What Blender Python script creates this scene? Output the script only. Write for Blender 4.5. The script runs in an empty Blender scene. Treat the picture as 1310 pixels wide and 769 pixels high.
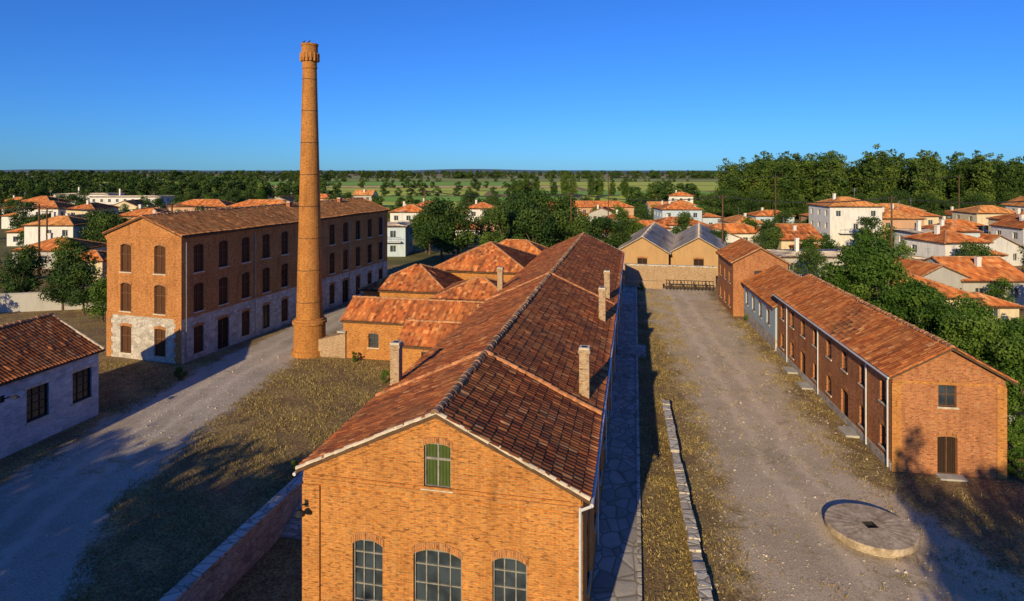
import bpy, math, random
import numpy as np
from mathutils import Vector, Matrix
random.seed(7); rng=np.random.default_rng(7)
scene=bpy.context.scene
def link(o,parent=None):
    scene.collection.objects.link(o)
    if parent: o.parent=parent
    return o
def empty(name,loc=(0,0,0),rot=0,parent=None):
    e=bpy.data.objects.new(name,None); e.empty_display_size=.5
    e.location=loc; e.rotation_euler=(0,0,rot); return link(e,parent)
# town grid frame (streets are turned 11.4 deg against the factory)
CA,SA=math.cos(math.radians(11.4)),math.sin(math.radians(11.4))
def S(e,n): return (CA*e-SA*n, SA*e+CA*n)
TR=math.radians(11.4)

# ---------------------------------------------------------------- materials
class NT:
    def __init__(s,name):
        s.m=bpy.data.materials.new(name); s.m.use_nodes=True
        s.t=s.m.node_tree; s.b=s.t.nodes['Principled BSDF']
        s.b.inputs['Roughness'].default_value=.85
        s.b.inputs['Specular IOR Level'].default_value=.12
    def n(s,ty,**kw):
        nd=s.t.nodes.new(ty)
        for k,v in kw.items(): setattr(nd,k,v)
        return nd
    def l(s,a,b): s.t.links.new(a,b)
    def set(s,nd,**kw):
        for k,v in kw.items(): nd.inputs[k].default_value=v
    def noise(s,vec,scale,detail=4,rough=.6):
        nd=s.n('ShaderNodeTexNoise'); s.set(nd,Scale=scale,Detail=min(detail,5),Roughness=rough)
        if vec is not None: s.l(vec,nd.inputs['Vector'])
        return nd.outputs['Fac']
    def ramp(s,fac,stops,interp='LINEAR'):
        nd=s.n('ShaderNodeValToRGB'); cr=nd.color_ramp; cr.interpolation=interp
        while len(cr.elements)>1: cr.elements.remove(cr.elements[-1])
        for i,(p,c) in enumerate(stops):
            e=cr.elements[0] if i==0 else cr.elements.new(p)
            e.position=p; e.color=(c,c,c,1) if isinstance(c,(int,float)) else (*c,1)
        s.l(fac,nd.inputs['Fac']); return nd.outputs['Color']
    def mix(s,fac,a,b,mode='MIX'):
        nd=s.n('ShaderNodeMix',data_type='RGBA',blend_type=mode)
        for sock,v in ((nd.inputs[0],fac),(nd.inputs[6],a),(nd.inputs[7],b)):
            if isinstance(v,(int,float)): sock.default_value=v
            elif isinstance(v,tuple): sock.default_value=(*v,1)
            else: s.l(v,sock)
        return nd.outputs[2]
    def math(s,op,a,b=0.0,c=None):
        nd=s.n('ShaderNodeMath',operation=op)
        for i,v in enumerate((a,b)+((c,) if c is not None else ())):
            if isinstance(v,(int,float)): nd.inputs[i].default_value=v
            else: s.l(v,nd.inputs[i])
        return nd.outputs[0]
    def bump(s,h,strength=.5,dist=.02):
        nd=s.n('ShaderNodeBump'); s.set(nd,Strength=strength,Distance=dist)
        s.l(h,nd.inputs['Height']); s.l(nd.outputs['Normal'],s.b.inputs['Normal'])
    def col(s,c): 
        if isinstance(c,tuple): s.b.inputs['Base Color'].default_value=(*c,1)
        else: s.l(c,s.b.inputs['Base Color'])
    def uv(s): return s.n('ShaderNodeTexCoord').outputs['UV']
    def obj(s): return s.n('ShaderNodeTexCoord').outputs['Object']
    def pos(s): return s.n('ShaderNodeNewGeometry').outputs['Position']

def m_plain(name,c,rough=.8,var=.15,scale=3.0,metal=0):
    t=NT(name); f=t.noise(t.obj(),scale,4)
    a=tuple(x*(1-var) for x in c); b=tuple(min(1,x*(1+var)) for x in c)
    t.col(t.ramp(f,[(.3,a),(.7,b)])); t.b.inputs['Roughness'].default_value=rough
    t.b.inputs['Metallic'].default_value=metal
    return t.m
def m_plaster(name,c,dirt=(.3,.27,.22)):
    t=NT(name); uv=t.uv(); mp=t.n('ShaderNodeMapping'); t.l(uv,mp.inputs['Vector']); mp.inputs['Scale'].default_value=(1.6,.35,1)
    k=t.mix(t.ramp(t.noise(mp.outputs['Vector'],1.0,5,.65),[(.45,0.0),(.8,.55)]),c,dirt)
    t.col(t.mix(t.ramp(t.noise(uv,.5,4),[(.4,0.0),(.7,.25)]),k,tuple(x*.7 for x in c))); return t.m
def m_brick(name,c1,c2,mortar,stain=.5,bw=.26,bh=.08,dark=(.09,.04,.022)):
    t=NT(name); uv=t.uv()
    br=t.n('ShaderNodeTexBrick'); t.l(uv,br.inputs['Vector'])
    t.set(br,Scale=1.0); br.inputs['Mortar Size'].default_value=.012
    br.inputs['Brick Width'].default_value=bw; br.inputs['Row Height'].default_value=bh
    br.inputs['Color1'].default_value=(*c1,1); br.inputs['Color2'].default_value=(*c2,1)
    br.inputs['Mortar'].default_value=(*mortar,1); br.inputs['Mortar Smooth'].default_value=.3
    mp=t.n('ShaderNodeMapping'); t.l(uv,mp.inputs['Vector']); mp.inputs['Scale'].default_value=(1/bw,1/bh,1)
    f=t.noise(mp.outputs['Vector'],.9,2); 
    c=t.mix(t.ramp(f,[(.52,0.0),(.68,.75)]),br.outputs['Color'],dark)
    f1=t.noise(mp.outputs['Vector'],1.3,1)
    c=t.mix(t.ramp(f1,[(.54,0.0),(.7,.7)]),c,tuple(min(1,x*1.45) for x in c1))
    f2=t.noise(uv,.45,5,.65)
    c=t.mix(t.ramp(f2,[(.38,0.0),(.75,stain)]),c,tuple(x*.42 for x in c2))
    f3=t.noise(uv,1.6,5)
    c=t.mix(t.ramp(f3,[(.55,0.0),(.8,.4)]),c,mortar)
    m2=t.n('ShaderNodeMapping'); t.l(uv,m2.inputs['Vector']); m2.inputs['Scale'].default_value=(1.8,.22,1)
    c=t.mix(t.ramp(t.noise(m2.outputs['Vector'],1.0,4),[(.52,0.0),(.72,stain)]),c,tuple(x*.35 for x in c2))
    t.col(c); h=t.math('ADD',br.outputs['Fac'],t.math('MULTIPLY',t.noise(uv,14,3),-.8))
    t.bump(t.math('MULTIPLY',h,-1.0),.6,.02)
    return t.m
def m_tile(name,stops,lichen=(.15,.10,.055),lf=.35,dk=.6,pw=.24,ph=.38,fresh=(.60,.21,.06)):
    t=NT(name); uv=t.uv()
    sx=t.n('ShaderNodeSeparateXYZ'); t.l(uv,sx.inputs[0])
    a=t.math('FLOOR',t.math('DIVIDE',sx.outputs[0],pw)); b=t.math('FLOOR',t.math('DIVIDE',sx.outputs[1],ph))
    cb=t.n('ShaderNodeCombineXYZ'); t.l(a,cb.inputs[0]); t.l(b,cb.inputs[1])
    wn=t.n('ShaderNodeTexWhiteNoise',noise_dimensions='2D'); t.l(cb.outputs[0],wn.inputs['Vector'])
    c=t.ramp(wn.outputs['Value'],stops)
    c=t.mix(t.ramp(t.noise(cb.outputs[0],.11,3,.7),[(.56,0.0),(.60,.6)]),c,fresh)
    f=t.noise(uv,.35,5,.7)
    c=t.mix(t.ramp(f,[(.42,0.0),(.70,lf)]),c,lichen)
    c=t.mix(t.ramp(t.noise(uv,9,3),[(.52,0.0),(.8,.35)]),c,(.45,.25,.12))
    mp=t.n('ShaderNodeMapping'); t.l(uv,mp.inputs['Vector']); mp.inputs['Scale'].default_value=(2.2,.25,1)
    c=t.mix(t.ramp(t.noise(mp.outputs['Vector'],1.0,4),[(.45,0.0),(.70,dk)]),c,(.09,.035,.02))
    t.col(c); t.b.inputs['Roughness'].default_value=.8
    return t.m
def m_stone(name,c1,c2,c3,mortar,sc=2.2,stain=(.1,.08,.06),yk=1.7,bump=.6):
    t=NT(name); uv=t.uv()
    mp=t.n('ShaderNodeMapping'); t.l(uv,mp.inputs['Vector']); mp.inputs['Scale'].default_value=(sc,sc*yk,1)
    v=t.n('ShaderNodeTexVoronoi',feature='F1'); t.l(mp.outputs['Vector'],v.inputs['Vector']); v.inputs['Scale'].default_value=1
    e=t.n('ShaderNodeTexVoronoi',feature='DISTANCE_TO_EDGE'); t.l(mp.outputs['Vector'],e.inputs['Vector']); e.inputs['Scale'].default_value=1
    sx=t.n('ShaderNodeSeparateColor'); t.l(v.outputs['Color'],sx.inputs[0])
    c=t.ramp(sx.outputs[0],[(0,c1),(.5,c2),(1,c3)])
    c=t.mix(t.ramp(e.outputs['Distance'],[(.0,1.0),(.07,0.0)]),c,mortar)
    c=t.mix(t.ramp(t.noise(uv,.8,5,.7),[(.45,0.0),(.8,.6)]),c,stain)
    t.col(c); t.bump(t.math('ADD',t.ramp(e.outputs['Distance'],[(0,0.0),(.15,1.0)]),t.noise(uv,8,3)),bump,.03)
    return t.m
def groundcols(t,p,green=.5):
    f=t.noise(p,.09,4,.65); f2=t.noise(p,1.1,5,.85); f3=t.noise(p,7,4,.75)
    c=t.ramp(f2,[(.3,(.17,.115,.055)),(.42,(.38,.26,.11)),(.54,(.58,.42,.18)),(.68,(.36,.29,.09))])
    c=t.mix(t.ramp(t.noise(p,.35,5,.75),[(.43,0.0),(.58,.85)]),c,(.30,.195,.11))
    c=t.mix(t.ramp(f,[(.66-green*.3,0.0),(.80-green*.2,.5)]),c,(.20,.21,.06))
    c=t.mix(t.ramp(f3,[(.40,.75),(.58,0.0)]),c,(.095,.065,.028))
    return c,f2,f3
def m_ground():
    t=NT('dry_grass_ground'); p=t.pos()
    c,f2,f3=groundcols(t,p,.35)
    t.col(c); t.bump(t.math('ADD',f3,f2),1.0,.16); t.b.inputs['Roughness'].default_value=1
    return t.m
def m_road(name,g1,g2,edge=1.4,dusty=(.32,.25,.11)):
    t=NT(name); p=t.pos(); uv=t.uv()
    gc,f2,f3=groundcols(t,p,.3)
    sx=t.n('ShaderNodeSeparateXYZ'); t.l(uv,sx.inputs[0])
    wob=t.noise(p,.3,5,.75)
    d=t.math('ADD',sx.outputs[0],t.math('MULTIPLY',t.math('SUBTRACT',wob,.5),edge*4.2))
    d=t.math('ADD',d,t.math('MULTIPLY',t.math('SUBTRACT',f3,.5),1.6))
    k=t.ramp(t.math('DIVIDE',d,edge*2),[(.3,0.0),(.7,1.0)])
    r=t.ramp(t.noise(p,.5,5,.85),[(.32,g1),(.68,g2)])
    fine=t.noise(p,11,5,.9)
    r=t.mix(t.ramp(fine,[(.40,.75),(.50,0.0)]),r,tuple(x*.38 for x in g1))
    r=t.mix(t.ramp(fine,[(.54,0.0),(.66,.7)]),r,tuple(min(1,x*1.4) for x in g2))
    r=t.mix(t.ramp(t.noise(p,.14,5,.65),[(.45,0.0),(.65,.5)]),r,tuple(x*.6 for x in g1))
    c1=t.math('ADD',sx.outputs[1],t.math('MULTIPLY',t.math('SUBTRACT',wob,.5),3.0))
    rut=t.math('ABSOLUTE',t.math('SUBTRACT',t.math('ABSOLUTE',c1),1.0))
    r=t.mix(t.ramp(rut,[(.12,.45),(.6,0.0)]),r,tuple(min(1,x*1.15) for x in g2))
    wd=t.math('ADD',t.math('MULTIPLY',f2,.6),t.math('MULTIPLY',t.noise(p,.22,4,.7),.4))
    r=t.mix(t.ramp(wd,[(.53,0.0),(.61,.75)]),r,dusty)
    t.col(t.mix(k,gc,r)); t.bump(t.math('ADD',fine,f2),.8,.08); t.b.inputs['Roughness'].default_value=1
    return t.m
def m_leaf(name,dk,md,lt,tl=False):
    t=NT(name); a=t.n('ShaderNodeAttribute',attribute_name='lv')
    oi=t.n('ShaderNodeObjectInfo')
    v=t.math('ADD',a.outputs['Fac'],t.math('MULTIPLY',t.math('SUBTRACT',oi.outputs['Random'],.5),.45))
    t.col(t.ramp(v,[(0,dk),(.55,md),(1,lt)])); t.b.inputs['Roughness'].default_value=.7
    if tl:
        tr=t.n('ShaderNodeBsdfTranslucent'); t.l(t.b.inputs['Base Color'].links[0].from_socket,tr.inputs['Color'])
        ms=t.n('ShaderNodeMixShader'); ms.inputs[0].default_value=.22
        t.l(t.b.outputs[0],ms.inputs[1]); t.l(tr.outputs[0],ms.inputs[2])
        t.l(ms.outputs[0],t.t.nodes['Material Output'].inputs['Surface'])
    return t.m
def m_glass(name,c=(.03,.04,.05)):
    t=NT(name); t.col(t.ramp(t.noise(t.obj(),1.1,2),[(.4,c),(.6,tuple(x*1.9 for x in c))]))
    t.b.inputs['Roughness'].default_value=.12; t.b.inputs['Specular IOR Level'].default_value=.5
    t.bump(t.noise(t.obj(),.9,2),.25,.05)
    return t.m
def m_planks(name,c):
    t=NT(name); uv=t.uv(); w=t.n('ShaderNodeTexWave',wave_type='BANDS',bands_direction='X')
    t.l(uv,w.inputs['Vector']); t.set(w,Scale=2.6,Distortion=.3)
    k=t.ramp(w.outputs['Fac'],[(.03,tuple(x*.25 for x in c)),(.14,c)])
    mp=t.n('ShaderNodeMapping'); t.l(uv,mp.inputs['Vector']); mp.inputs['Scale'].default_value=(9,1.2,1)
    t.col(t.mix(t.ramp(t.noise(mp.outputs['Vector'],1.5,5),[(.35,0.0),(.7,.6)]),k,tuple(x*.5 for x in c)))
    return t.m

B_MAIN=m_brick('warm_brick',(.62,.25,.055),(.48,.16,.038),(.54,.35,.15),.4)
B_FAC=m_brick('factory_brick',(.62,.25,.065),(.47,.155,.045),(.46,.30,.14),.45)
B_RED=m_brick('red_brick',(.56,.215,.075),(.42,.13,.05),(.44,.30,.18),.45)
B_CHM=m_brick('chimney_brick',(.62,.25,.055),(.48,.165,.038),(.44,.27,.1),.5,dark=(.14,.055,.02))
B_ARCH=m_brick('arch_brick',(.50,.19,.05),(.36,.11,.03),(.48,.35,.2),.2,bw=.08,bh=.26)
B_PALE=m_brick('pale_brick',(.50,.35,.2),(.42,.24,.12),(.5,.42,.32),.3)
STONE=m_stone('rubble_stone',(.48,.43,.37),(.62,.57,.50),(.38,.33,.28),(.34,.30,.26))
STONEW=m_stone('whitewashed_stone',(.50,.52,.51),(.64,.65,.64),(.40,.42,.42),(.52,.52,.51),2.0,(.18,.18,.17))
STONEG=m_stone('flagstone',(.38,.35,.31),(.50,.46,.41),(.29,.27,.24),(.20,.18,.13),1.5,(.18,.165,.13),.7,.4)
COPE=m_stone('coping_stone',(.56,.52,.45),(.66,.61,.53),(.45,.40,.34),(.2,.17,.12),1.2,(.22,.19,.13))
TILE=m_tile('clay_roof_tile',[(0,(.19,.05,.024)),(.25,(.36,.095,.032)),(.7,(.50,.14,.042)),(.9,(.60,.20,.06)),(1,(.68,.32,.13))],lf=.6,dk=.7)
TILEO=m_tile('orange_roof_tile',[(0,(.34,.09,.03)),(.4,(.54,.155,.042)),(.85,(.64,.215,.06)),(1,(.70,.34,.14))],lf=.45,dk=.6,fresh=(.72,.27,.08))
TILEF=m_tile('weathered_roof_tile',[(0,(.38,.14,.05)),(.4,(.58,.23,.07)),(1,(.70,.34,.12))],lf=.4,fresh=(.72,.31,.1))
SHEET=m_plain('grey_roof_sheet',(.54,.45,.34),1,.4,.6)
CAPM=m_plain('ridge_mortar_tile',(.46,.23,.11),.9,.5,2.5)
MORT=m_plain('lime_mortar',(.58,.50,.38),.9,.25,3)
CAPD=m_plain('lichen_ridge',(.27,.17,.11),.95,.8,3)
WOODD=m_plain('old_roof_wood',(.12,.07,.04),.9,.3,4)
FRD=m_plain('dark_window_frame',(.06,.05,.045),.6,.3,5)
FRG=m_plain('grey_window_frame',(.26,.25,.22),.6,.3,5)
FRB=m_plain('brown_window_frame',(.15,.075,.04),.7,.3,5)
FRW=m_plain('white_window_frame',(.6,.6,.58),.5,.1,5)
GL=m_glass('window_glass'); GLD=m_glass('dark_glass',(.012,.012,.014))
GREEN=m_planks('green_shutter',(.08,.12,.035)); BROWN=m_planks('brown_shutter',(.12,.055,.028)); DKW=m_planks('dark_door_wood',(.05,.03,.02))
WHITE=m_plaster('white_plaster',(.74,.72,.67)); CREAM=m_plaster('cream_plaster',(.7,.58,.38))
BLUEP=m_plaster('pale_blue_plaster',(.5,.6,.68)); OCHRE=m_plaster('ochre_plaster',(.50,.31,.14),(.30,.18,.1)); PINK=m_plaster('terracotta_plaster',(.58,.34,.2))
GREYP=m_plaster('grey_plaster',(.46,.44,.40))
METAL=m_plain('grey_metal',(.35,.36,.37),.45,.15,4,.6); IRON=m_plain('black_iron',(.03,.03,.032),.5,.2,4)
PIPE=m_plain('white_downpipe',(.6,.6,.6),.5,.1,4)
CONC=m_plain('concrete',(.42,.40,.36),.9,.2,1.5)
BARK=m_plain('bark',(.14,.10,.07),.95,.4,6)
LEAFD=m_leaf('leaf_dark',(.013,.032,.009),(.038,.076,.016),(.09,.135,.026))
LEAFM=m_leaf('leaf_mid',(.02,.055,.009),(.062,.13,.018),(.14,.22,.035),True)
LEAFP=m_leaf('leaf_poplar',(.012,.032,.008),(.048,.088,.015),(.12,.17,.03))
GROUND=m_ground()
ROADR=m_road('gravel',(.60,.47,.32),(.76,.61,.43))
ROADL=m_road('grey_gravel',(.50,.43,.34),(.63,.55,.44),1.0)

# ---------------------------------------------------------------- mesh builder
class MB:
    def __init__(s): s.v=[];s.f=[];s.m=[];s.uv=[]
    def poly(s,pts,mat=0,uv=None):
        pts=[Vector(p) for p in pts]; i=len(s.v); s.v+= [tuple(p) for p in pts]
        s.f.append(tuple(range(i,i+len(pts)))); s.m.append(mat)
        if uv is None:
            n=Vector((0,0,0))
            for k in range(len(pts)):
                a=pts[k];b=pts[(k+1)%len(pts)]
                n+=a.cross(b)
            if n.length>0: n.normalize()
            if abs(n.z)>.75: uv=[(p.x,p.y) for p in pts]
            elif abs(n.z)<.1:
                t=Vector((-n.y,n.x,0)).normalized(); uv=[(p.dot(t),p.z) for p in pts]
            else:
                t=Vector((-n.y,n.x,0)).normalized(); u2=n.cross(t); uv=[(p.dot(t),p.dot(u2)) for p in pts]
        s.uv+=uv
    def hexa(s,c,mat=0):  # c: 8 corners bottom 0-3, top 4-7
        for q in ((3,2,1,0),(4,5,6,7),(0,1,5,4),(1,2,6,5),(2,3,7,6),(3,0,4,7)): s.poly([c[i] for i in q],mat)
    def box(s,x0,x1,y0,y1,z0,z1,mat=0):
        s.hexa([(x0,y0,z0),(x1,y0,z0),(x1,y1,z0),(x0,y1,z0),(x0,y0,z1),(x1,y0,z1),(x1,y1,z1),(x0,y1,z1)],mat)
    def lathe(s,prof,cx=0,cy=0,seg=24,mat=0,a0=0,cap=True):
        for i in range(seg):
            a=a0+2*math.pi*i/seg; b=a0+2*math.pi*(i+1)/seg
            for (r0,z0),(r1,z1) in zip(prof,prof[1:]):
                R=max(r0,r1)
                s.poly([(cx+r0*math.cos(a),cy+r0*math.sin(a),z0),(cx+r0*math.cos(b),cy+r0*math.sin(b),z0),(cx+r1*math.cos(b),cy+r1*math.sin(b),z1),(cx+r1*math.cos(a),cy+r1*math.sin(a),z1)],mat,
                  [(a*R,z0),(b*R,z0),(b*R,z1+abs(r1-r0)*.5),(a*R,z1+abs(r1-r0)*.5)])
        if cap:
            r,z=prof[-1]; s.poly([(cx+r*math.cos(a0+2*math.pi*i/seg),cy+r*math.sin(a0+2*math.pi*i/seg),z) for i in range(seg)],mat)
    def tube(s,a,b,r,mat=0,seg=6,r2=None):
        a=Vector(a);b=Vector(b);d=(b-a).normalized(); r2=r if r2 is None else r2
        x=d.orthogonal().normalized(); y=d.cross(x)
        A=[a+x*r*math.cos(2*math.pi*i/seg)+y*r*math.sin(2*math.pi*i/seg) for i in range(seg)]
        B=[b+x*r2*math.cos(2*math.pi*i/seg)+y*r2*math.sin(2*math.pi*i/seg) for i in range(seg)]
        for i in range(seg): s.poly([A[i],A[(i+1)%seg],B[(i+1)%seg],B[i]],mat)
        s.poly(B,mat); s.poly(A[::-1],mat)
    def build(s,name,mats,parent=None,loc=None,rot=0,smooth=False):
        me=bpy.data.meshes.new(name); me.from_pydata(s.v,[],s.f)
        for m in mats: me.materials.append(m)
        me.polygons.foreach_set('material_index',s.m)
        l=me.uv_layers.new(name='UVMap'); l.data.foreach_set('uv',np.array(s.uv,dtype=np.float32).ravel())
        if smooth: me.polygons.foreach_set('use_smooth',[True]*len(s.f))
        me.update(); o=bpy.data.objects.new(name,me)
        if loc: o.location=loc
        o.rotation_euler=(0,0,rot)
        return link(o,parent)

# wall mats: 0 wall 1 base ; window mats: 0 frame 1 glass 2 shutter 3 arch 4 sill 5 door
def O(u,z0,w,h,kind='glass',arch=0,nx=2,nz=3,sill=True,ring=.26): return dict(u0=u-w/2,u1=u+w/2,z0=z0,z1=z0+h,k=kind,a=arch,nx=nx,nz=nz,sill=sill,ring=ring)
def wall(mb,mw,p0,p1,z0,top,ops,band=None,reveal=.22):
    p0=Vector(p0);p1=Vector(p1);L=(p1-p0).length;d=(p1-p0)/L;n=Vector((d.y,-d.x))
    def P(u,z,o=0): return (p0.x+d.x*u+n.x*o,p0.y+d.y*u+n.y*o,z)
    def tf(u):
        for (a,za),(b,zb) in zip(top,top[1:]):
            if a-1e-6<=u<=b+1e-6: return za+(zb-za)*(u-a)/(b-a)
        return top[-1][1]
    br=sorted(set([0,L]+[a for a,_ in top if 0<a<L]+[o['u0'] for o in ops]+[o['u1'] for o in ops]))
    def seg(ua,ub,za,zb,zta,ztb):
        if band is not None and za<band<min(zta,ztb):
            mb.poly([P(ua,za),P(ub,za),P(ub,band),P(ua,band)],1); za=zb=band
        m=1 if band is not None and max(zta,ztb)<=band+1e-4 else 0
        mb.poly([P(ua,za),P(ub,zb),P(ub,ztb),P(ua,zta)],m)
    for ua,ub in zip(br,br[1:]):
        if ub-ua<1e-5: continue
        mid=(ua+ub)/2; z=z0
        for o in sorted([o for o in ops if o['u0']<mid<o['u1']],key=lambda o:o['z0']):
            if o['z0']>z+1e-4: seg(ua,ub,z,z,o['z0'],o['z0'])
            z=o['z1']
        seg(ua,ub,z,z,tf(ua),tf(ub))
    def bar(u0,u1,a,b,o0,o1,mat,m=None):
        m=m or mw
        m.hexa([P(u0,a,o1),P(u1,a,o1),P(u1,a,o0),P(u0,a,o0),P(u0,b,o1),P(u1,b,o1),P(u1,b,o0),P(u0,b,o0)],mat)
    for o in ops:
        u0,u1,a,b,r=o['u0'],o['u1'],o['z0'],o['z1'],-reveal
        wm=1 if band is not None and b<=band else 0
        mb.poly([P(u0,a),P(u0,b),P(u0,b,r),P(u0,a,r)],wm); mb.poly([P(u1,a,r),P(u1,b,r),P(u1,b),P(u1,a)],wm)
        mb.poly([P(u0,a,r),P(u1,a,r),P(u1,a),P(u0,a)],wm); mb.poly([P(u0,b),P(u1,b),P(u1,b,r),P(u0,b,r)],wm)
        w=u1-u0; ar=o['a']
        if ar>0:
            K=8; c=[(u0+w*i/K, b-ar+ar*(1-(2*i/K-1)**2)) for i in range(K+1)]
            for (x0,y0),(x1,y1) in zip(c,c[1:]):
                mb.poly([P(x0,y0),P(x1,y1),P(x1,b),P(x0,b)],wm); mb.poly([P(x0,y0,r),P(x1,y1,r),P(x1,y1),P(x0,y0)],wm)
            rg=o['ring']
            if rg:
                cc=[(u0-.05+(w+.1)*i/K, b-ar+ar*(1-(2*i/K-1)**2)) for i in range(K+1)]
                for (x0,y0),(x1,y1) in zip(cc,cc[1:]):
                    mw.poly([P(x0,y0,.035),P(x1,y1,.035),P(x1,y1+rg,.035),P(x0,y0+rg,.035)],3,[(x0,0),(x1,0),(x1,rg),(x0,rg)])
                    mw.poly([P(x0,y0+rg,.035),P(x1,y1+rg,.035),P(x1,y1+rg,0),P(x0,y0+rg,0)],3)
                    mw.poly([P(x0,y0,0),P(x1,y1,0),P(x1,y1,.035),P(x0,y0,.035)],3)
        elif o['ring'] and o['k']!='simple':
            bar(u0-.15,u1+.15,b,b+.2,-.02,.03,3)
        k=o['k']; q=r+.03; t=.05
        mw.poly([P(u0,a,q),P(u1,a,q),P(u1,b,q),P(u0,b,q)],{'glass':1,'simple':1,'shutter':2,'door':5}.get(k,1))
        if k=='simple':
            bar((u0+u1)/2-.03,(u0+u1)/2+.03,a,b,q,q+.04,0)
            for x in (u0,u1-.05): bar(x,x+.05,a,b,q,q+.05,0)
            continue
        for x in (u0,u1-t): bar(x,x+t,a,b,q,q+.08,0)
        bar(u0+t,u1-t,b-t-ar*.4,b,q,q+.07,0); bar(u0+t,u1-t,a,a+t,q,q+.07,0)
        if k=='glass':
            for i in range(1,o['nx']): x=u0+w*i/o['nx']; bar(x-.022,x+.022,a+t,b-t,q,q+.05,0)
            for i in range(1,o['nz']): z=a+(b-a)*i/o['nz']; bar(u0+t,u1-t,z-.02,z+.02,q,q+.045,0)
        else:
            x=(u0+u1)/2; bar(x-.03,x+.03,a+t,b-t,q,q+.06,0)
            if k=='shutter':
                z=a+(b-a)*.62; bar(u0+t,u1-t,z-.04,z+.04,q,q+.055,0)
        if o['sill'] and k!='door': bar(u0-.1,u1+.1,a-.1,a,-.1,.08,4)

def tile_slope(parent,A,B,U,T,Nn,mat,seg=4,pw=.24,ph=.38,amp=.055,a=0,b=0,lift=.035,flat=False,name='roof_tiles'):
    A=np.array(A,float);B=np.array(B,float);U=np.array(U,float);Nn=np.array(Nn,float)
    L=np.linalg.norm(B-A); D=(B-A)/L; nc=max(2,int(round(L/pw))); s=np.linspace(0,L,nc*seg+1)
    ta=[]
    nr=int(math.ceil(T/ph))
    for k in range(nr): ta+= [(k*ph,lift,k),(min((k+1)*ph,T)-.004,0,k)]
    t=np.array([x[0] for x in ta]); lf=np.array([x[1] for x in ta]); rk=np.array([x[2] for x in ta])
    Sg,Tg=np.meshgrid(s,t); 
    tm=np.full_like(s,T)
    if a>0: tm=np.minimum(tm,T*s/a)
    if b>0: tm=np.minimum(tm,T*(L-s)/b)
    Tg=np.minimum(Tg,tm[None,:])
    col=np.floor(np.arange(len(s))/seg).astype(int)
    jit=rng.normal(0,.011,(nr,nc+2))
    h=amp*np.abs(np.sin(math.pi*(s/L*nc)))[None,:]**.8 + lf[:,None] + jit[rk][:,col]
    h=h+.025*np.sin(Sg*.7+Tg*.5)+.03*np.sin(Sg*.23+1.3)
    X=A[None,None,:]+Sg[...,None]*D+Tg[...,None]*U+h[...,None]*Nn
    R,C=X.shape[:2]; idx=np.arange(R*C).reshape(R,C)
    q=np.stack([idx[:-1,:-1],idx[:-1,1:],idx[1:,1:],idx[1:,:-1]],-1).reshape(-1,4)
    me=bpy.data.meshes.new(name); me.vertices.add(R*C); me.vertices.foreach_set('co',X.ravel())
    me.loops.add(len(q)*4); me.loops.foreach_set('vertex_index',q.ravel())
    me.polygons.add(len(q)); me.polygons.foreach_set('loop_start',np.arange(0,len(q)*4,4)); 
    me.update(calc_edges=True)
    off=random.random()*50
    uvx=(np.minimum(Sg*nc/L,nc-1e-3)*.24+.24*int(off*4)).ravel()[q.ravel()]; uvy=(Tg*.38/ph+.001).ravel()[q.ravel()]
    uvl=me.uv_layers.new(name='UVMap'); uvl.data.foreach_set('uv',np.stack([uvx,uvy],-1).astype(np.float32).ravel())
    me.materials.append(mat); me.update(); me.validate()
    return link(bpy.data.objects.new(name,me),parent)
def caps(mb,a,b,r=.13,mat=0,step=.4,jag=.0):
    a=Vector(a);b=Vector(b);L=(b-a).length;d=(b-a)/L;sd=d.cross(Vector((0,0,1))).normalized();up=sd.cross(d)
    n=max(1,int(L/step))
    for i in range(n):
        p=a+d*(L*i/n);q=a+d*(L*(i+1.08)/n); k=random.uniform(-jag,jag)
        j=up*k+sd*random.uniform(-jag,jag)
        A=[p+j+sd*math.cos(t)*r*1.12+up*(math.sin(t)*r*1.12-.03) for t in [math.pi*x/5 for x in range(6)]]
        B=[q+j+sd*math.cos(t)*r*.9+up*(math.sin(t)*r*.9-.03) for t in [math.pi*x/5 for x in range(6)]]
        for x in range(5): mb.poly([A[x],A[x+1],B[x+1],B[x]],mat)
        mb.poly(A,mat)
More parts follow.
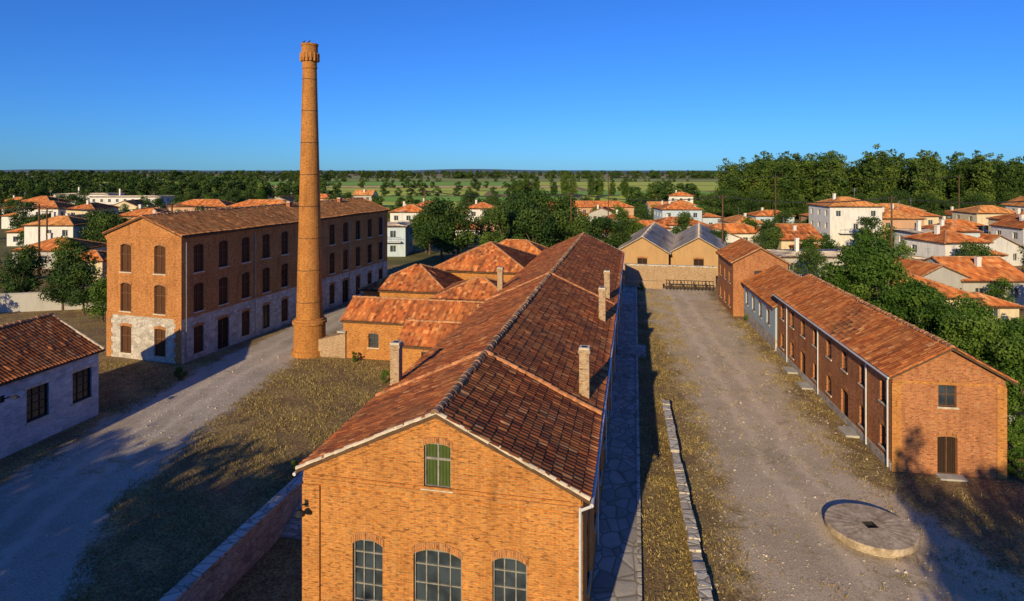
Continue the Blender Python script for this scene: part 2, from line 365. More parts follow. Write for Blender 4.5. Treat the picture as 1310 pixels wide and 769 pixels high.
def gable_building(name,loc,rot,w,L,ze,zr,z0=-.3,ops=None,wm=None,win=None,ov=.3,g=.2,seg=4,pw=.24,ph=.38,tile=None,cap=None,verge=None,band=None,amp=.055,capr=.14):
    ops=ops or {}; e=empty(name,(loc[0],loc[1],loc[2] if len(loc)>2 else 0),rot)
    mb=MB();mw=MB();c=[(0,0),(w,0),(w,L),(0,L)]
    gt=[(0,ze),(w/2,zr),(w,ze)]; k=(zr-ze)/(w/2)
    wall(mb,mw,c[0],c[1],z0,gt,ops.get('f',[]),band); wall(mb,mw,c[1],c[2],z0,[(0,ze),(L,ze)],ops.get('r',[]),band)
    wall(mb,mw,c[2],c[3],z0,gt,ops.get('b',[]),band); wall(mb,mw,c[3],c[0],z0,[(0,ze),(L,ze)],ops.get('l',[]),band)
    mb.build('walls',wm,e)
    if mw.v: mw.build('windows',win,e)
    hw=w/2+ov; T=math.hypot(hw,hw*k); zb=ze-ov*k+.1
    tile_slope(e,(w+ov,-g,zb),(w+ov,L+g,zb),(-hw/T,0,hw*k/T),T,(k/math.hypot(1,k),0,1/math.hypot(1,k)),tile,seg,pw,ph,amp,name='roof_slope')
    tile_slope(e,(-ov,L+g,zb),(-ov,-g,zb),(hw/T,0,hw*k/T),T,(-k/math.hypot(1,k),0,1/math.hypot(1,k)),tile,seg,pw,ph,amp,name='roof_slope')
    r=MB(); zt=zb-.01; zl=zb-.13; zrr=zb+hw*k
    for sx,xe in ((1,w+ov),(-1,-ov)):
        r.hexa([(xe,-g+.02,zl),(w/2,-g+.02,zrr-.14),(w/2,L+g-.02,zrr-.14),(xe,L+g-.02,zl),(xe,-g+.02,zt),(w/2,-g+.02,zrr-.01),(w/2,L+g-.02,zrr-.01),(xe,L+g-.02,zt)],0)
    caps(r,(w/2,-g,zrr+.05),(w/2,L+g,zrr+.05),capr,1,jag=.02)
    for yy in (-g+.08,L+g-.08):
        for xe in (w+ov,-ov):
            caps(r,(xe,yy,zb+.05),(w/2,yy,zrr+.05),.09,2,jag=.012)
    r.build('roof_ridge_and_verge',[WOODD,cap or CAPM,verge or CAPM],e)
    return e
def hip_building(name,loc,rot,w,L,ze,zr,z0=-.3,ops=None,wm=None,win=None,ov=.35,seg=3,pw=.3,ph=.45,tile=None,band=None,cap=None,amp=.06):
    ops=ops or {}; e=empty(name,(loc[0],loc[1],0),rot)
    mb=MB();mw=MB();c=[(0,0),(w,0),(w,L),(0,L)]
    for i,kk in enumerate('frbl'):
        a,b=c[i],c[(i+1)%4]; l=w if i%2==0 else L
        wall(mb,mw,a,b,z0,[(0,ze),(l,ze)],ops.get(kk,[]),band)
    mb.build('walls',wm,e)
    if mw.v: mw.build('windows',win,e)
    W=w+2*ov;LL=L+2*ov; h=min(W,LL)/2; H=zr-ze; k=H/h; T=math.hypot(h,H); nn=1/math.hypot(1,k); zb=ze+.02
    C=[(-ov,-ov,zb),(w+ov,-ov,zb),(w+ov,L+ov,zb),(-ov,L+ov,zb)]
    dirs=[(0,1),(-1,0),(0,-1),(1,0)]
    for i in range(4):
        dx,dy=dirs[i]; 
        tile_slope(e,C[i],C[(i+1)%4],(dx*h/T,dy*h/T,H/T),T,(-dx*k*nn,-dy*k*nn,nn),tile,seg,pw,ph,amp,a=h,b=h,name='roof_slope')
    r=MB(); r.box(-ov+.03,w+ov-.03,-ov+.03,L+ov-.03,zb-.14,zb-.005,0)
    if W<=LL: R0=(w/2,-ov+h,zb+H+.05);R1=(w/2,L+ov-h,zb+H+.05); hp=[(C[0],R0),(C[1],R0),(C[2],R1),(C[3],R1)]
    else: R0=(-ov+h,L/2,zb+H+.05);R1=(w+ov-h,L/2,zb+H+.05); hp=[(C[0],R0),(C[1],R1),(C[2],R1),(C[3],R0)]
    for a,b in hp: caps(r,(a[0],a[1],a[2]+.05),b,.12,1)
    if (Vector(R0)-Vector(R1)).length>.5: caps(r,R0,R1,.12,1)
    r.build('roof_ridge',[WOODD,cap or CAPM],e)
    return e
def roof_chimney(parent,x,y,z0,z1,s=.5,mat=None,name='chimney_stack'):
    m=MB(); h=s/2; m.box(x-h,x+h,y-h,y+h,z0,z1-.25,0); m.box(x-h-.05,x+h+.05,y-h-.05,y+h+.05,z1-.25,z1-.1,0); m.box(x-h-.01,x+h+.01,y-h-.01,y+h+.01,z1-.1,z1,1)
    m.box(x-h+.1,x+h-.1,y-h+.1,y+h-.1,z1,z1+.004,2)
    return m.build(name,[mat or B_PALE,MORT,IRON],parent)

# ---------------------------------------------------------------- MAIN BUILDING
MX,MY,MW,ML=-11.8,20.3,10.05,62.0
fo=[O(2.45,1.4,1.15,2.85,'glass',.22,3,5),O(5.05,.9,1.75,3.3,'glass',.25,4,5),O(7.62,1.4,1.2,2.85,'glass',.22,3,5),
    O(5.05,6.3,.98,1.6,'shutter',.12,sill=True,ring=.22)]
ro=[O(3.2+i*4.1,1.6,1.2,2.4,'glass',.2,3,4) for i in range(15)]
lo=[O(3+i*4.1,1.6,1.2,2.4,'glass',.2,3,4) for i in range(15)]
main=gable_building('brick_warehouse',(MX,MY),0,MW,ML,6.55,8.85,-1.6,{'f':fo,'r':ro,'l':lo},[B_MAIN,B_MAIN],[FRG,GL,GREEN,B_ARCH,MORT,DKW],ov=.3,g=.12,seg=6,tile=TILE,cap=CAPD,verge=MORT,amp=.06,capr=.15)
d=MB()
for z,p in ((6.02,.05),(6.14,.10),(6.26,.06)): d.box(-.03,MW+.03,-p,-.002,z,z+.118,0)
for x in (-.06,MW-.62): d.box(x,x+.68,-.085,-.001,-1.6,6.0,0)
k=(8.85-6.55)/(MW/2)
for sx in (0,1):
    x0,x1=(0,MW/2-.001) if sx==0 else (MW,MW/2+.001)
    z0,z1=6.45,8.85
    d.hexa([(x0,-.07,z0-.22),(x1,-.07,z1-.14),(x1,-.003,z1-.14),(x0,-.003,z0-.22),(x0,-.07,z0+.03),(x1,-.07,z1+.03),(x1,-.003,z1+.03),(x0,-.003,z0+.03)],0)
d.box(-.04,MW+.04,-.12,-.088,-1.6,-1.0,1)
for side in (0,1):
    xx=(-.06 if side==0 else MW); d.box(xx,xx+.06,.0,ML,6.1,6.4,0)
d.build('cornice_and_pilasters',[B_MAIN,STONE],main)
g=MB()
g.tube((MW+.36,-.15,6.38),(MW+.36,ML,6.38),.07,0); g.tube((MW-.02,-.18,6.3),(MW-.02,-.18,-1.5),.05,0)
g.tube((MW+.34,-.15,6.36),(MW-.02,-.18,6.2),.05,0); g.tube((-.34,-.15,6.36),(-.34,ML,6.36),.07,0)
for i in range(1,8): g.tube((MW+.08,i*8,6.3),(MW+.08,i*8,0),.045,0)
g.build('gutter_and_downpipe',[PIPE],main)
g=MB(); g.tube((.12,-.1,5.3),(.12,-.45,5.45),.025,0); g.lathe([(.05,5.3),(.16,5.2),(.17,5.12),(.02,5.12)],.12,-.5,10,0); g.box(.05,.2,-.1,-.06,5.2,5.45,0)
for x in (3.9,6.45): g.lathe([(.12,4.8),(.12,4.82)],x,-.03,8,0,cap=False)
g.build('wall_lamp',[IRON],main)
RIB=m_plain('rib_tile',(.46,.20,.09),.9,.55,3)
r=MB()
for yl in (7.0,29.0):
    for xe in (MW+.3,-.3):
        zb=6.55-.3*k+.1
        caps(r,(xe,yl,zb+.12),(MW/2,yl,zb+(MW/2+.3)*k+.1),.13,0,jag=.02)
r.build('roof_ribs',[RIB],main)
for (x,y) in ((MW-.55,8.2),(MW-.5,22.9),(MW-.5,30.3)):
    roof_chimney(main,x,y,6.3,9.2,.46)
for (x,y) in ((.12,8.4),(.12,32.4)): roof_chimney(main,x,y,5.9,8.85,.46)

# ---------------------------------------------------------------- FACTORY
FX,FY=-48.6,48.6; fw=8.75; fL=38.; frot=-math.radians(5.5)
rows=[(.5,2.5,.12,'shutter'),(4.35,2.65,.2,'shutter'),(8.0,2.6,.2,'shutter')]
fo=[O(u,z,1.3,h,kd,a,ring=.26) for u in (2.3,6.3) for (z,h,a,kd) in rows]
ro=[]
for i in range(12):
    u=2.0+i*3.09
    for j,(z,h,a,kd) in enumerate(rows):
        if j==0 and i in (1,5,8): ro.append(O(u,.02,1.5,3.0,'door',a))
        else: ro.append(O(u,z,1.2,h,random.choice(['shutter','shutter','glass']),a,2,4))
fac=gable_building('brick_factory_building',(FX,FY),frot,fw,fL,11.5,13.1,-.3,{'f':fo,'r':ro,'l':ro[:]},[B_FAC,STONE],[FRB,GLD,BROWN,B_ARCH,MORT,DKW],ov=.3,g=.25,seg=4,tile=TILEF,band=4.1,verge=TILEO)
d=MB()
for z,p in ((10.9,.06),(11.1,.12)):
    d.box(-p,fw+p,-p,-.002,z,z+.19,0); d.box(fw+.002,fw+p,0,fL,z,z+.19,0); d.box(-p,-.002,0,fL,z,z+.19,0)
d.box(-.05,fw+.05,-.05,-.003,4.0,4.2,0); d.box(fw+.003,fw+.05,-.02,fL,4.0,4.2,0)
d.box(-.05,fw+.05,-.05,-.003,7.5,7.62,0); d.box(fw+.003,fw+.05,-.02,fL,7.5,7.62,0)
for i in range(5):
    y=1.0+i*9; d.tube((fw+.12,y-.55,10.9),(fw+.12,y-.55,.2),.05,1)
for i in range(10):
    d.box(fw-.62-(i%2)*.18,fw+.03,-.035,-.003,-.2+i*.42,-.2+i*.42+.4,0); d.box(-.03,.5+(i%2)*.18,-.035,-.003,-.2+i*.42,-.2+i*.42+.4,0)
d.build('cornices_and_pipes',[B_FAC,METAL],fac)
for y in (20,31): roof_chimney(fac,fw/2+.7,y,12.2,13.6,.5,B_RED)

# ---------------------------------------------------------------- TALL CHIMNEY
ch=empty('factory_chimney',(-30.3,53.0,0))
c=MB(); prof=[(1.62,-.2),(1.62,.5),(1.48,.52),(1.44,2.9),(1.58,2.95),(1.58,3.2),(1.42,3.25),(1.38,3.4),(1.22,3.45)]
for i in range(1,12): 
    z=3.45+i*2.12; prof.append((1.22-(1.22-.66)*i/11,z))
prof+=[(.64,27.0),(.70,27.05),(.70,27.25),(.66,27.3),(.68,27.7),(.74,27.75),(.74,28.0),(.82,28.05),(.84,28.45),(.76,28.5),(.74,29.2),(.80,29.22),(.80,29.4),(.55,29.4),(.5,29.0)]
c.lathe(prof,0,0,28,0,cap=False)
c.poly([(.5*math.cos(a*math.pi/7),.5*math.sin(a*math.pi/7),29.0) for a in range(14)],1)
c.build('shaft',[B_CHM,IRON],ch)
c=MB()
for i in range(14):
    a=2*math.pi*i/14; x,y=.79*math.cos(a),.79*math.sin(a); c.box(x-.09,x+.09,y-.09,y+.09,27.75,28.5,0)
for z in (5,8,11,14,17,20,23,26):
    rr=1.22-(1.22-.66)*(z-3.45)/23.3+.012
    c.lathe([(rr,z),(rr,z+.05)],0,0,28,1,cap=False)
for bx in (-.3,.25):
    c.tube((bx-.1,-.55,29.44),(bx+.1,-.55,29.55),.09,1,8,.05); c.tube((bx+.08,-.55,29.54),(bx+.12,-.55,29.66),.04,1)
c.build('corbels_and_iron_bands',[B_CHM,IRON],ch)
fl=MB(); fl.hexa([(1.3,-.7,0),(4,-.7,0),(4,.7,0),(1.3,.7,0),(1.3,-.7,1.6),(4,-.7,2.3),(4,.7,2.3),(1.3,.7,1.6)],0); fl.box(3.2,4.05,-.78,.78,2.35,2.5,1)
fl.build('flue_duct',[B_PALE,CONC],ch)

# ---------------------------------------------------------------- ANNEXES
std=[FRB,GL,BROWN,B_ARCH,MORT,DKW]
def xgable(name,x0,x1,y0,y1,ze,zr,ops=None,wm=[B_MAIN,B_MAIN],tile=TILE,**kw):
    return gable_building(name,(x1,y0),math.pi/2,y1-y0,x1-x0,ze,zr,-.3,ops,wm,std,tile=tile,**kw)
xgable('brick_annex',-26.6,-11.9,52.5,57.5,3.55,5.0,{'l':[O(3,1.1,1.0,1.3,'glass',.1)]},seg=4)
xgable('brick_lean_to',-19.2,-11.9,47.6,52.2,3.0,4.3,{'l':[O(5.6,1.3,1.0,1.2,'glass',0),O(2.5,1.3,1.0,1.2,'glass',0)]},seg=4)
hip_building('boiler_house',(-29.5,63),0,9.5,9,4.2,6.4,ops={'f':[O(3,1,1.1,1.6,'glass',.1),O(6.5,1,1.1,1.6,'glass',.1)],'l':[O(4,1,1.1,1.6)]},wm=[B_MAIN,B_MAIN],win=std,tile=TILE)
hip_building('engine_house',(-24,70),0,11.8,12,5.4,8.2,ops={'f':[O(3,2,1.1,1.8,'glass',.1),O(8,2,1.1,1.8,'glass',.1)]},wm=[B_MAIN,B_MAIN],win=std,tile=TILE)
hip_building('rear_annex',(-22,84),0,10,7,5.2,7.2,ops={},wm=[B_MAIN,B_MAIN],win=std,tile=TILEO)
hip_building('store_house',(-20,59),0,8,7,4.4,6.0,ops={'f':[O(3,1.6,1.1,1.4)]},wm=[B_MAIN,B_MAIN],win=std,tile=TILE)

# ---------------------------------------------------------------- RIGHT ROW
rr=math.radians(3.0)
fo=[O(2.9,3.9,.95,1.35,'glass',.08,2,2),O(2.9,.02,1.05,2.2,'door',.08)]
lo=[O(1.6+i*2.95,3.55,.95,1.35,'glass',.1,2,2) for i in range(8)]+[O(1.6+i*2.95,.9,.95,1.3,'glass' ,.1,2,2) if i not in(2,5) else O(1.6+i*2.95,.02,1.2,2.2,'door',.1) for i in range(8)]
hA=gable_building('brick_workshop',(14.6,38.9),rr,5.9,23.4,5.65,7.3,-.3,{'f':fo,'l':lo,'r':lo[:8]},[B_RED,STONE],std,ov=.35,g=.45,seg=5,tile=TILEO,verge=TILEO)
d=MB()
d.box(-.02,5.92,-.04,-.003,5.15,5.3,0); 
for x in (-.05,5.45): d.box(x,x+.5,-.05,-.004,-.2,5.14,0)
for y in (.35,3.3,12,20): d.tube((-.12,y,5.4),(-.12,y,.1),.05,1)
d.tube((-.4,-.4,5.5),(-.4,23.5,5.5),.07,1)
d.box(-.06,-.004,.1,23.4,-.2,.5,2); d.box(2.2,3.6,-.7,-.05,-.2,.1,3)
for y in (4.4,13.2,17): d.box(-.9,-.07,y,y+1.5,-.2,.14,3)
d.build('pilasters_pipes_and_steps',[B_MAIN,PIPE,STONE,CONC],hA)
lo=[O(1.6+i*3,2.0,1.1,1.4,'glass',0,2,3) for i in range(4)]
hB=gable_building('whitewashed_workshop',(13.25,62.6),rr,7.6,13.2,4.25,6.2,-.3,{'l':lo,'f':[]},[m_plaster('blue_limewash',(.42,.52,.58)),STONE],std,ov=.3,g=.2,seg=4,tile=TILEO,band=1.2)
lo=[O(1.8+i*2.8,3.7,1.0,1.4,'glass',.1) for i in range(3)]+[O(1.8+i*2.8,.8,1.0,1.4,'glass',.1) for i in range(3)]
hC=gable_building('brick_storehouse',(11.5,76.6),rr,6.2,9.5,6.4,8.1,-.3,{'l':lo,'f':[O(2.9,4.2,1,1.3,'glass',.1)]},[B_RED,STONE],std,ov=.3,g=.25,seg=4,tile=TILEO)
# ---------------------------------------------------------------- WHITE BUILDING LEFT
ro=[O(14.9-i*3.2+.1,1.5,1.5,2.1,'glass',0,3,4) for i in range(5)]
hW=gable_building('whitewashed_stone_house',(-46,20.5),0,8.5,16.3,4.65,6.75,-.3,{'r':[o for o in ro if o['u0']>0.3],'b':[],'f':[O(4,1.5,1.5,2)]},[STONEW,STONEW],[FRD,GLD,GREEN,MORT,MORT,DKW],ov=.3,g=.25,seg=5,tile=TILEO,verge=MORT)
a=MB(); a.tube((8.6,9.5,3.6),(9.5,9.5,3.9),.04,0); a.lathe([(.06,3.9),(.2,3.75),(.03,3.72)],9.6,9.5,8,0); a.box(8.52,8.6,9.4,9.6,3.4,3.8,0); a.build('wall_lamp',[IRON],hW)

# ---------------------------------------------------------------- GREY-ROOF WAREHOUSES + yard end wall
for i,(x,w,l) in enumerate(((-3.0,8.4,28),(5.8,8.8,28))):
    gable_building('grey_roof_warehouse',(x,103+i*.8),-.10,w,l,3.9,6.4,-.3,{'f':[O(w/2,1,1.6,2.0,'door',.1)]},[OCHRE,STONE],std,ov=.4,g=.3,seg=2,pw=.5,ph=2.4,tile=SHEET,cap=SHEET,verge=SHEET,amp=.05)
mb=MB(); mb.box(-1.5,11.8,95.0,95.5,-.2,2.9,0); mb.box(-1.6,11.9,94.93,95.57,2.9,3.08,1); mb.box(-1.5,4,92.2,92.6,-.2,1.1,0); mb.build('yard_end_wall',[B_PALE,COPE])
f=MB()
for i in range(14):
    x=4.5+i*.5; f.tube((x,91.5,0),(x,91.5,1.5),.05,0)
for z in (.3,.9,1.45): f.tube((4.4,91.5,z),(11.1,91.5,z),.05,0)
for i in range(4):
    x=4.8+i*1.7; f.tube((x,91.5,1.4),(x+.8,92.6,0),.05,0); f.tube((x,91.5,.9),(x+.2,93,.9),.05,0)
f.build('iron_railing',[IRON])

# ---------------------------------------------------------------- GROUND
def brk(lst): return sorted(set(round(x,3) for x in lst))
xs=brk([-9000,-4000,-2000,-1000,-500,-250,-120]+list(np.arange(-80,-19,4))+[-17.98,-17.86,-14,-11.5,-11.4]+list(np.arange(-8,80,4))+[120,250,500,1000,2000,4000,9000])
ys=brk([-1000,-500,-200,-80,-40,-20,-8,8,8.1]+list(np.arange(12,28.5,4))+[31.0,31.1]+list(np.arange(35,120,5))+[150,200,300,500,900,1600,3000,6000,12000])
X=len(xs)
V=[(x,y,-1.4 if (-17.9<x<-11.45 and 8.05<y<31.05) else 0) for y in ys for x in xs]
F=[(j*X+i,j*X+i+1,(j+1)*X+i+1,(j+1)*X+i) for j in range(len(ys)-1) for i in range(X-1)]
me=bpy.data.meshes.new('ground'); me.from_pydata(V,[],F); me.materials.append(GROUND); link(bpy.data.objects.new('ground',me))
def strip(name,pts,mat,z=.004,sub=3.0,crown=0):
    m=MB(); rows=[]
    for (a,b) in zip(pts,pts[1:]):
        n=max(1,int(abs(b[2]-a[2])/sub))
        for i in range(n): t=i/n; rows.append([a[k]+(b[k]-a[k])*t for k in range(3)])
    rows.append(list(pts[-1]))
    for a,b in zip(rows,rows[1:]):
        ca=(a[0]+a[1])/2; cb=(b[0]+b[1])/2; ha=ca-a[0]; hb=cb-b[0]
        m.poly([(a[0],a[2],z),(ca,a[2],z),(cb,b[2],z),(b[0],b[2],z)],0,[(0,-ha+crown),(ha,crown),(hb,crown),(0,-hb+crown)])
        m.poly([(ca,a[2],z),(a[1],a[2],z),(b[1],b[2],z),(cb,b[2],z)],0,[(ha,crown),(0,ha+crown),(0,hb+crown),(hb,crown)])
    return m.build(name,[mat])
strip('gravel_yard_road',[(2.4,19,-10),(2.6,19,20),(3.2,17.5,30),(3.2,14.0,38),(2.4,13.6,50),(1.6,13.2,62),(.3,12.2,76),(-.6,11.5,92.5)],ROADR)
strip('gravel_track',[(-33,-20,-10),(-34.2,-21.2,20.6),(-35.5,-25.4,26.6),(-37,-27.2,36),(-38.6,-29,47),(-38.4,-30.6,60),(-36.6,-29.5,80),(-35,-27,110)],ROADL)
p=MB(); p.box(-1.74,.1,10,95,-.1,.16,0); p.box(.1,.28,10,95,-.1,.22,1); p.box(-1.7,1.0,58,61,-.1,.34,0); p.box(.28,.95,14,15.6,-.1,.12,0)
p.build('flagstone_path',[STONEG,COPE])
w=MB(); n=32
for i in range(n):
    t0=i/n;t1=(i+1)/n; x0=2.9-.75*t0;x1=2.9-.75*t1;y0=20+25.8*t0;y1=20+25.8*t1; j=random.uniform(-.05,.05); h=.62+random.uniform(-.05,.05)
    w.hexa([(x0-.2,y0,-.1),(x0+.2,y0,-.1),(x1+.2,y1,-.1),(x1-.2,y1,-.1),(x0-.2,y0,.5),(x0+.2,y0,.5),(x1+.2,y1,.5),(x1-.2,y1,.5)],0)
    if i in (9,20,21): continue
    w.hexa([(x0-.26+j,y0+.03,.5),(x0+.26+j,y0+.03,.5),(x1+.26+j,y1-.03,.5),(x1-.26+j,y1-.03,.5),(x0-.25+j,y0+.03,h+j),(x0+.25+j,y0+.03,h),(x1+.25+j,y1-.03,h),(x1-.25+j,y1-.03,h+j)],1)
w.build('low_stone_wall',[STONE,COPE])
w=MB()
for i in range(24):
    y0=8+i*.98;y1=y0+.96;j=random.uniform(-.03,.04)
    w.box(-18.3,-17.82,y0-.01,y0+.97,-1.5,.35+j*.5,0); w.box(-18.36+j,-17.76+j,y0+.01,y1,.36+j*.5,.5+j,1)
w.box(-14.4,-11.85,30.9,31.3,-1.5,.5,0)
w.build('stone_retaining_wall',[STONE,COPE])
st=MB()
for i in range(9): st.box(-17.8,-14.5,28.3+i*.34,28.3+(i+1)*.34,-1.5,-1.24+i*.165,0)
st.box(-14.5,-14.2,28.2,31.3,-1.5,.45,0)
st.build('stone_steps',[COPE])
st=MB(); st.box(-14.1,-11.9,10,27.5,-1.5,-1.3,0); st.build('court_paving',[STONEG])

# millstone lying on its low pad
ms=empty('millstone',(11.0,31.9,0))
m=MB(); m.lathe([(1.7,0),(1.72,.14)],0,0,40,1,cap=False)
m.lathe([(1.72,.14),(1.9,.15),(1.94,.2),(1.94,.44),(1.9,.48),(.48,.50)],0,0,48,0,cap=False)
K=48
def sq(t):
    c,s=math.cos(t),math.sin(t); q=.27/max(abs(c),abs(s)); return (c*q,s*q)
for i in range(K):
    a=2*math.pi*i/K;b=2*math.pi*(i+1)/K
    m.poly([(.48*math.cos(a),.48*math.sin(a),.50),(.48*math.cos(b),.48*math.sin(b),.50),(*sq(b),.50),(*sq(a),.50)],0)
    m.poly([(*sq(a),.50),(*sq(b),.50),(*sq(b),.2),(*sq(a),.2)],2)
m.box(-.3,.3,-.3,.3,.1,.34,2)
t=NT('millstone_stone'); ob=t.obj(); sx=t.n('ShaderNodeSeparateXYZ'); t.l(ob,sx.inputs[0])
ang=t.math('ARCTAN2',sx.outputs[1],sx.outputs[0]); gr=t.math('SINE',t.math('MULTIPLY',ang,26.0))
c=t.ramp(t.noise(ob,1.8,5,.85),[(.35,(.26,.19,.12)),(.65,(.66,.53,.37))]); c=t.mix(t.ramp(gr,[(.0,.10),(.5,0.0)]),c,(.22,.19,.14))
t.col(c); t.bump(t.math('ADD',t.math('MULTIPLY',gr,.25),t.noise(ob,9,4)),.5,.03)
m.build('stone_disc',[t.m,STONE,IRON],ms,rot=.25)

# ---------------------------------------------------------------- GRASS
def grass():
    N=50000
    regs=[(-31,-12,20,60,.46),(.3,3.0,18,90,.12),(3.0,5.0,18,90,.07),(11.0,16,38,75,.07),(-48,-33,37,50,.12),(12,34,18,39,.13),(-37,-30,20,50,.03),(4,12,25,90,.03)]
    P=[]
    for x0,x1,y0,y1,f in regs:
        n=int(N*f); a=np.stack([rng.uniform(x0,x1,n),rng.uniform(y0,y1,n)],-1); P.append(a)
    P=np.concatenate(P)
    cl=np.sin(P[:,0]*1.3+np.sin(P[:,1]*.9)*2)+np.sin(P[:,1]*1.1+P[:,0]*.4)+rng.normal(0,1.0,len(P))
    P=P[cl>-.3]
    bad=((P[:,0]>-18.4)&(P[:,0]<-11.6)&(P[:,1]<31.6))|((P[:,0]>14)&(P[:,0]<21)&(P[:,1]>38.7))|(np.hypot(P[:,0]-11,P[:,1]-31.9)<2.1)
    le=np.interp(P[:,1],[20,27,36,47,60],[-22.5,-26.9,-28.7,-30.5,-31.5]); bad|=(P[:,0]<le)&(P[:,0]>le-6.5)
    bad|=(np.hypot(P[:,0]+30.3,P[:,1]-53)<1.8)|((P[:,0]>-26.8)&(P[:,1]>52.2)&(P[:,0]<-2))|((P[:,0]>-19.4)&(P[:,0]<-11)&(P[:,1]>47.4))
    bad|=(P[:,0]<-37.2)&(P[:,1]<37.2)|((P[:,0]<-39.5)&(P[:,1]>47.3))
    P=P[~bad]; n=len(P); k=5
    P=np.repeat(P,k,0)+rng.normal(0,.12,(n*k,2)); n=len(P)
    h=rng.uniform(.03,.13,n)*rng.choice([1,1,1,1.7],n); a=rng.uniform(0,6.28,n); w=rng.uniform(.012,.035,n)
    V=np.zeros((n,3,3)); V[:,0,:2]=P+np.stack([np.cos(a),np.sin(a)],-1)*w[:,None]; V[:,1,:2]=P-np.stack([np.cos(a),np.sin(a)],-1)*w[:,None]
    V[:,2,:2]=P+rng.normal(0,.07,(n,2)); V[:,2,2]=h
    me=bpy.data.meshes.new('grass'); me.vertices.add(n*3); me.vertices.foreach_set('co',V.ravel())
    me.loops.add(n*3); me.loops.foreach_set('vertex_index',np.arange(n*3)); me.polygons.add(n); me.polygons.foreach_set('loop_start',np.arange(0,n*3,3)); me.update(calc_edges=True)
    at=me.attributes.new('lv','FLOAT','POINT'); at.data.foreach_set('value',np.repeat(rng.random(n),3).astype(np.float32))
    me.materials.append(m_leaf('dry_grass_blades',(.14,.12,.035),(.32,.24,.09),(.48,.36,.15)))
    link(bpy.data.objects.new('grass',me))
grass()
# loose stones lying on the yard and track
m=MB()
for i in range(3000):
    if random.random()<.7: x=random.uniform(3,14); y=20+55*random.random()**1.5
    else: y=20+32*random.random(); x=random.uniform(-3,3)+np.interp(y,[20,27,36,47,60],[-27.5,-30,-32,-34,-35])
    if math.hypot(x-11,y-31.9)<2.1: continue
    r=random.uniform(.02,.065)*(1 if random.random()<.93 else 1.8); a=random.uniform(0,6.28)
    q=[(x+r*math.cos(a+j*1.571)*random.uniform(.7,1.2),y+r*math.sin(a+j*1.571)*random.uniform(.7,1.2),.0) for j in range(4)]; tp=(x+r*.2,y,r*.8)
    for j in range(4): m.poly([q[j],q[(j+1)%4],tp],0,[(0,0)]*3)
m.build('loose_stones',[m_plain('loose_stone',(.55,.47,.36),.9,.3,.8)])

# ---------------------------------------------------------------- TREES
def tree_mesh(name,blobs,nleaf,size,mat,trunk,seed,drop=.0):
    r=np.random.default_rng(seed); B=np.array(blobs,float)
    wts=B[:,3]**2; wts/=wts.sum(); bi=r.choice(len(B),nleaf,p=wts)
    d=r.normal(size=(nleaf,3)); d/=np.linalg.norm(d,axis=1)[:,None]
    rad=r.uniform(.45,1.0,nleaf)**.5*B[bi,3]*r.normal(1,.12,nleaf)
    c=B[bi,:3]+d*rad[:,None]*np.array([1,1,.85])
    nrm=d+r.normal(0,.55,(nleaf,3)); nrm/=np.linalg.norm(nrm,axis=1)[:,None]
    q=r.normal(size=(nleaf,3)); u=np.cross(nrm,q); u/=np.linalg.norm(u,axis=1)[:,None]; v=np.cross(nrm,u)
    s=(size*r.uniform(.5,1.2,nleaf))[:,None]
    V=np.stack([c-u*s*.5,c+v*s*.32,c+u*s*.5,c-v*s*.32],1).reshape(-1,3)
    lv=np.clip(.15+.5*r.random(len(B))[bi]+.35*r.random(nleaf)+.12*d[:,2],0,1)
    tb=MB(); th,tr=trunk
    tb.tube((0,0,-.3),(0.1*th/4,0,th),tr,0,8,tr*.55)
    for b in blobs[:10]:
        tb.tube((0.1*th/4,0,th*random.uniform(.6,.98)),(b[0]*.8,b[1]*.8,b[2]),tr*.4,0,5,tr*.1)
    tv=np.array(tb.v); nt=len(tv)
    me=bpy.data.meshes.new(name)
    faces=[tuple(f) for f in tb.f]+[tuple(x) for x in (np.arange(nleaf*4).reshape(-1,4)+nt).tolist()]
    me.from_pydata(np.concatenate([tv,V]).tolist(),[],faces)
    me.materials.append(BARK); me.materials.append(mat)
    me.polygons.foreach_set('material_index',[0]*len(tb.f)+[1]*nleaf)
    at=me.attributes.new('lv','FLOAT','POINT'); at.data.foreach_set('value',np.concatenate([np.zeros(nt),np.repeat(lv,4)]).astype(np.float32))
    me.update(); return me
def broad_blobs(H,W,n,seed,low=.3):
    r=random.Random(seed); out=[]
    for i in range(n):
        z=H*(low+(1-low)*r.random()*.86+.04); t=(z/H-low)/(1-low); rm=W/2*math.sin(math.pi*min(1,(t*.85+.18)))**.7
        a=r.uniform(0,6.28); q=r.random()**.5*rm*.8
        out.append((q*math.cos(a),q*math.sin(a),z,W*r.uniform(.10,.2)))
    return out
def poplar_blobs(H,W,seed):
    r=random.Random(seed); out=[]
    for j in range(5):
        a=j*1.57+r.uniform(0,1.2); q0=0 if j==0 else W*.25; top=H*(.97 if j==0 else r.uniform(.76,.93))
        for i in range(11):
            t=(i+r.random())/11; z=H*.1+(top-H*.1)*t; rm=W*.25*math.sin(math.pi*min(1,t*.6+.3))**.6
            b=r.uniform(0,6.28)
            out.append((q0*math.cos(a)+rm*.5*math.cos(b),q0*math.sin(a)+rm*.5*math.sin(b),z,max(1.0,rm*r.uniform(.6,1.0))))
    return out
HI=[tree_mesh('acacia',broad_blobs(7,6,34,s,.22),11000,.24,LEAFM,(3,.16),s) for s in (1,2)]
MID=[tree_mesh('broad_tree',broad_blobs(10,9,38,s,.2),5000,.44,LEAFD,(3.5,.25),s) for s in (3,4,5)]
MIDL=[tree_mesh('broad_tree_light',broad_blobs(8,7,26,s,.2),3200,.42,LEAFM,(3,.2),s) for s in (6,7)]
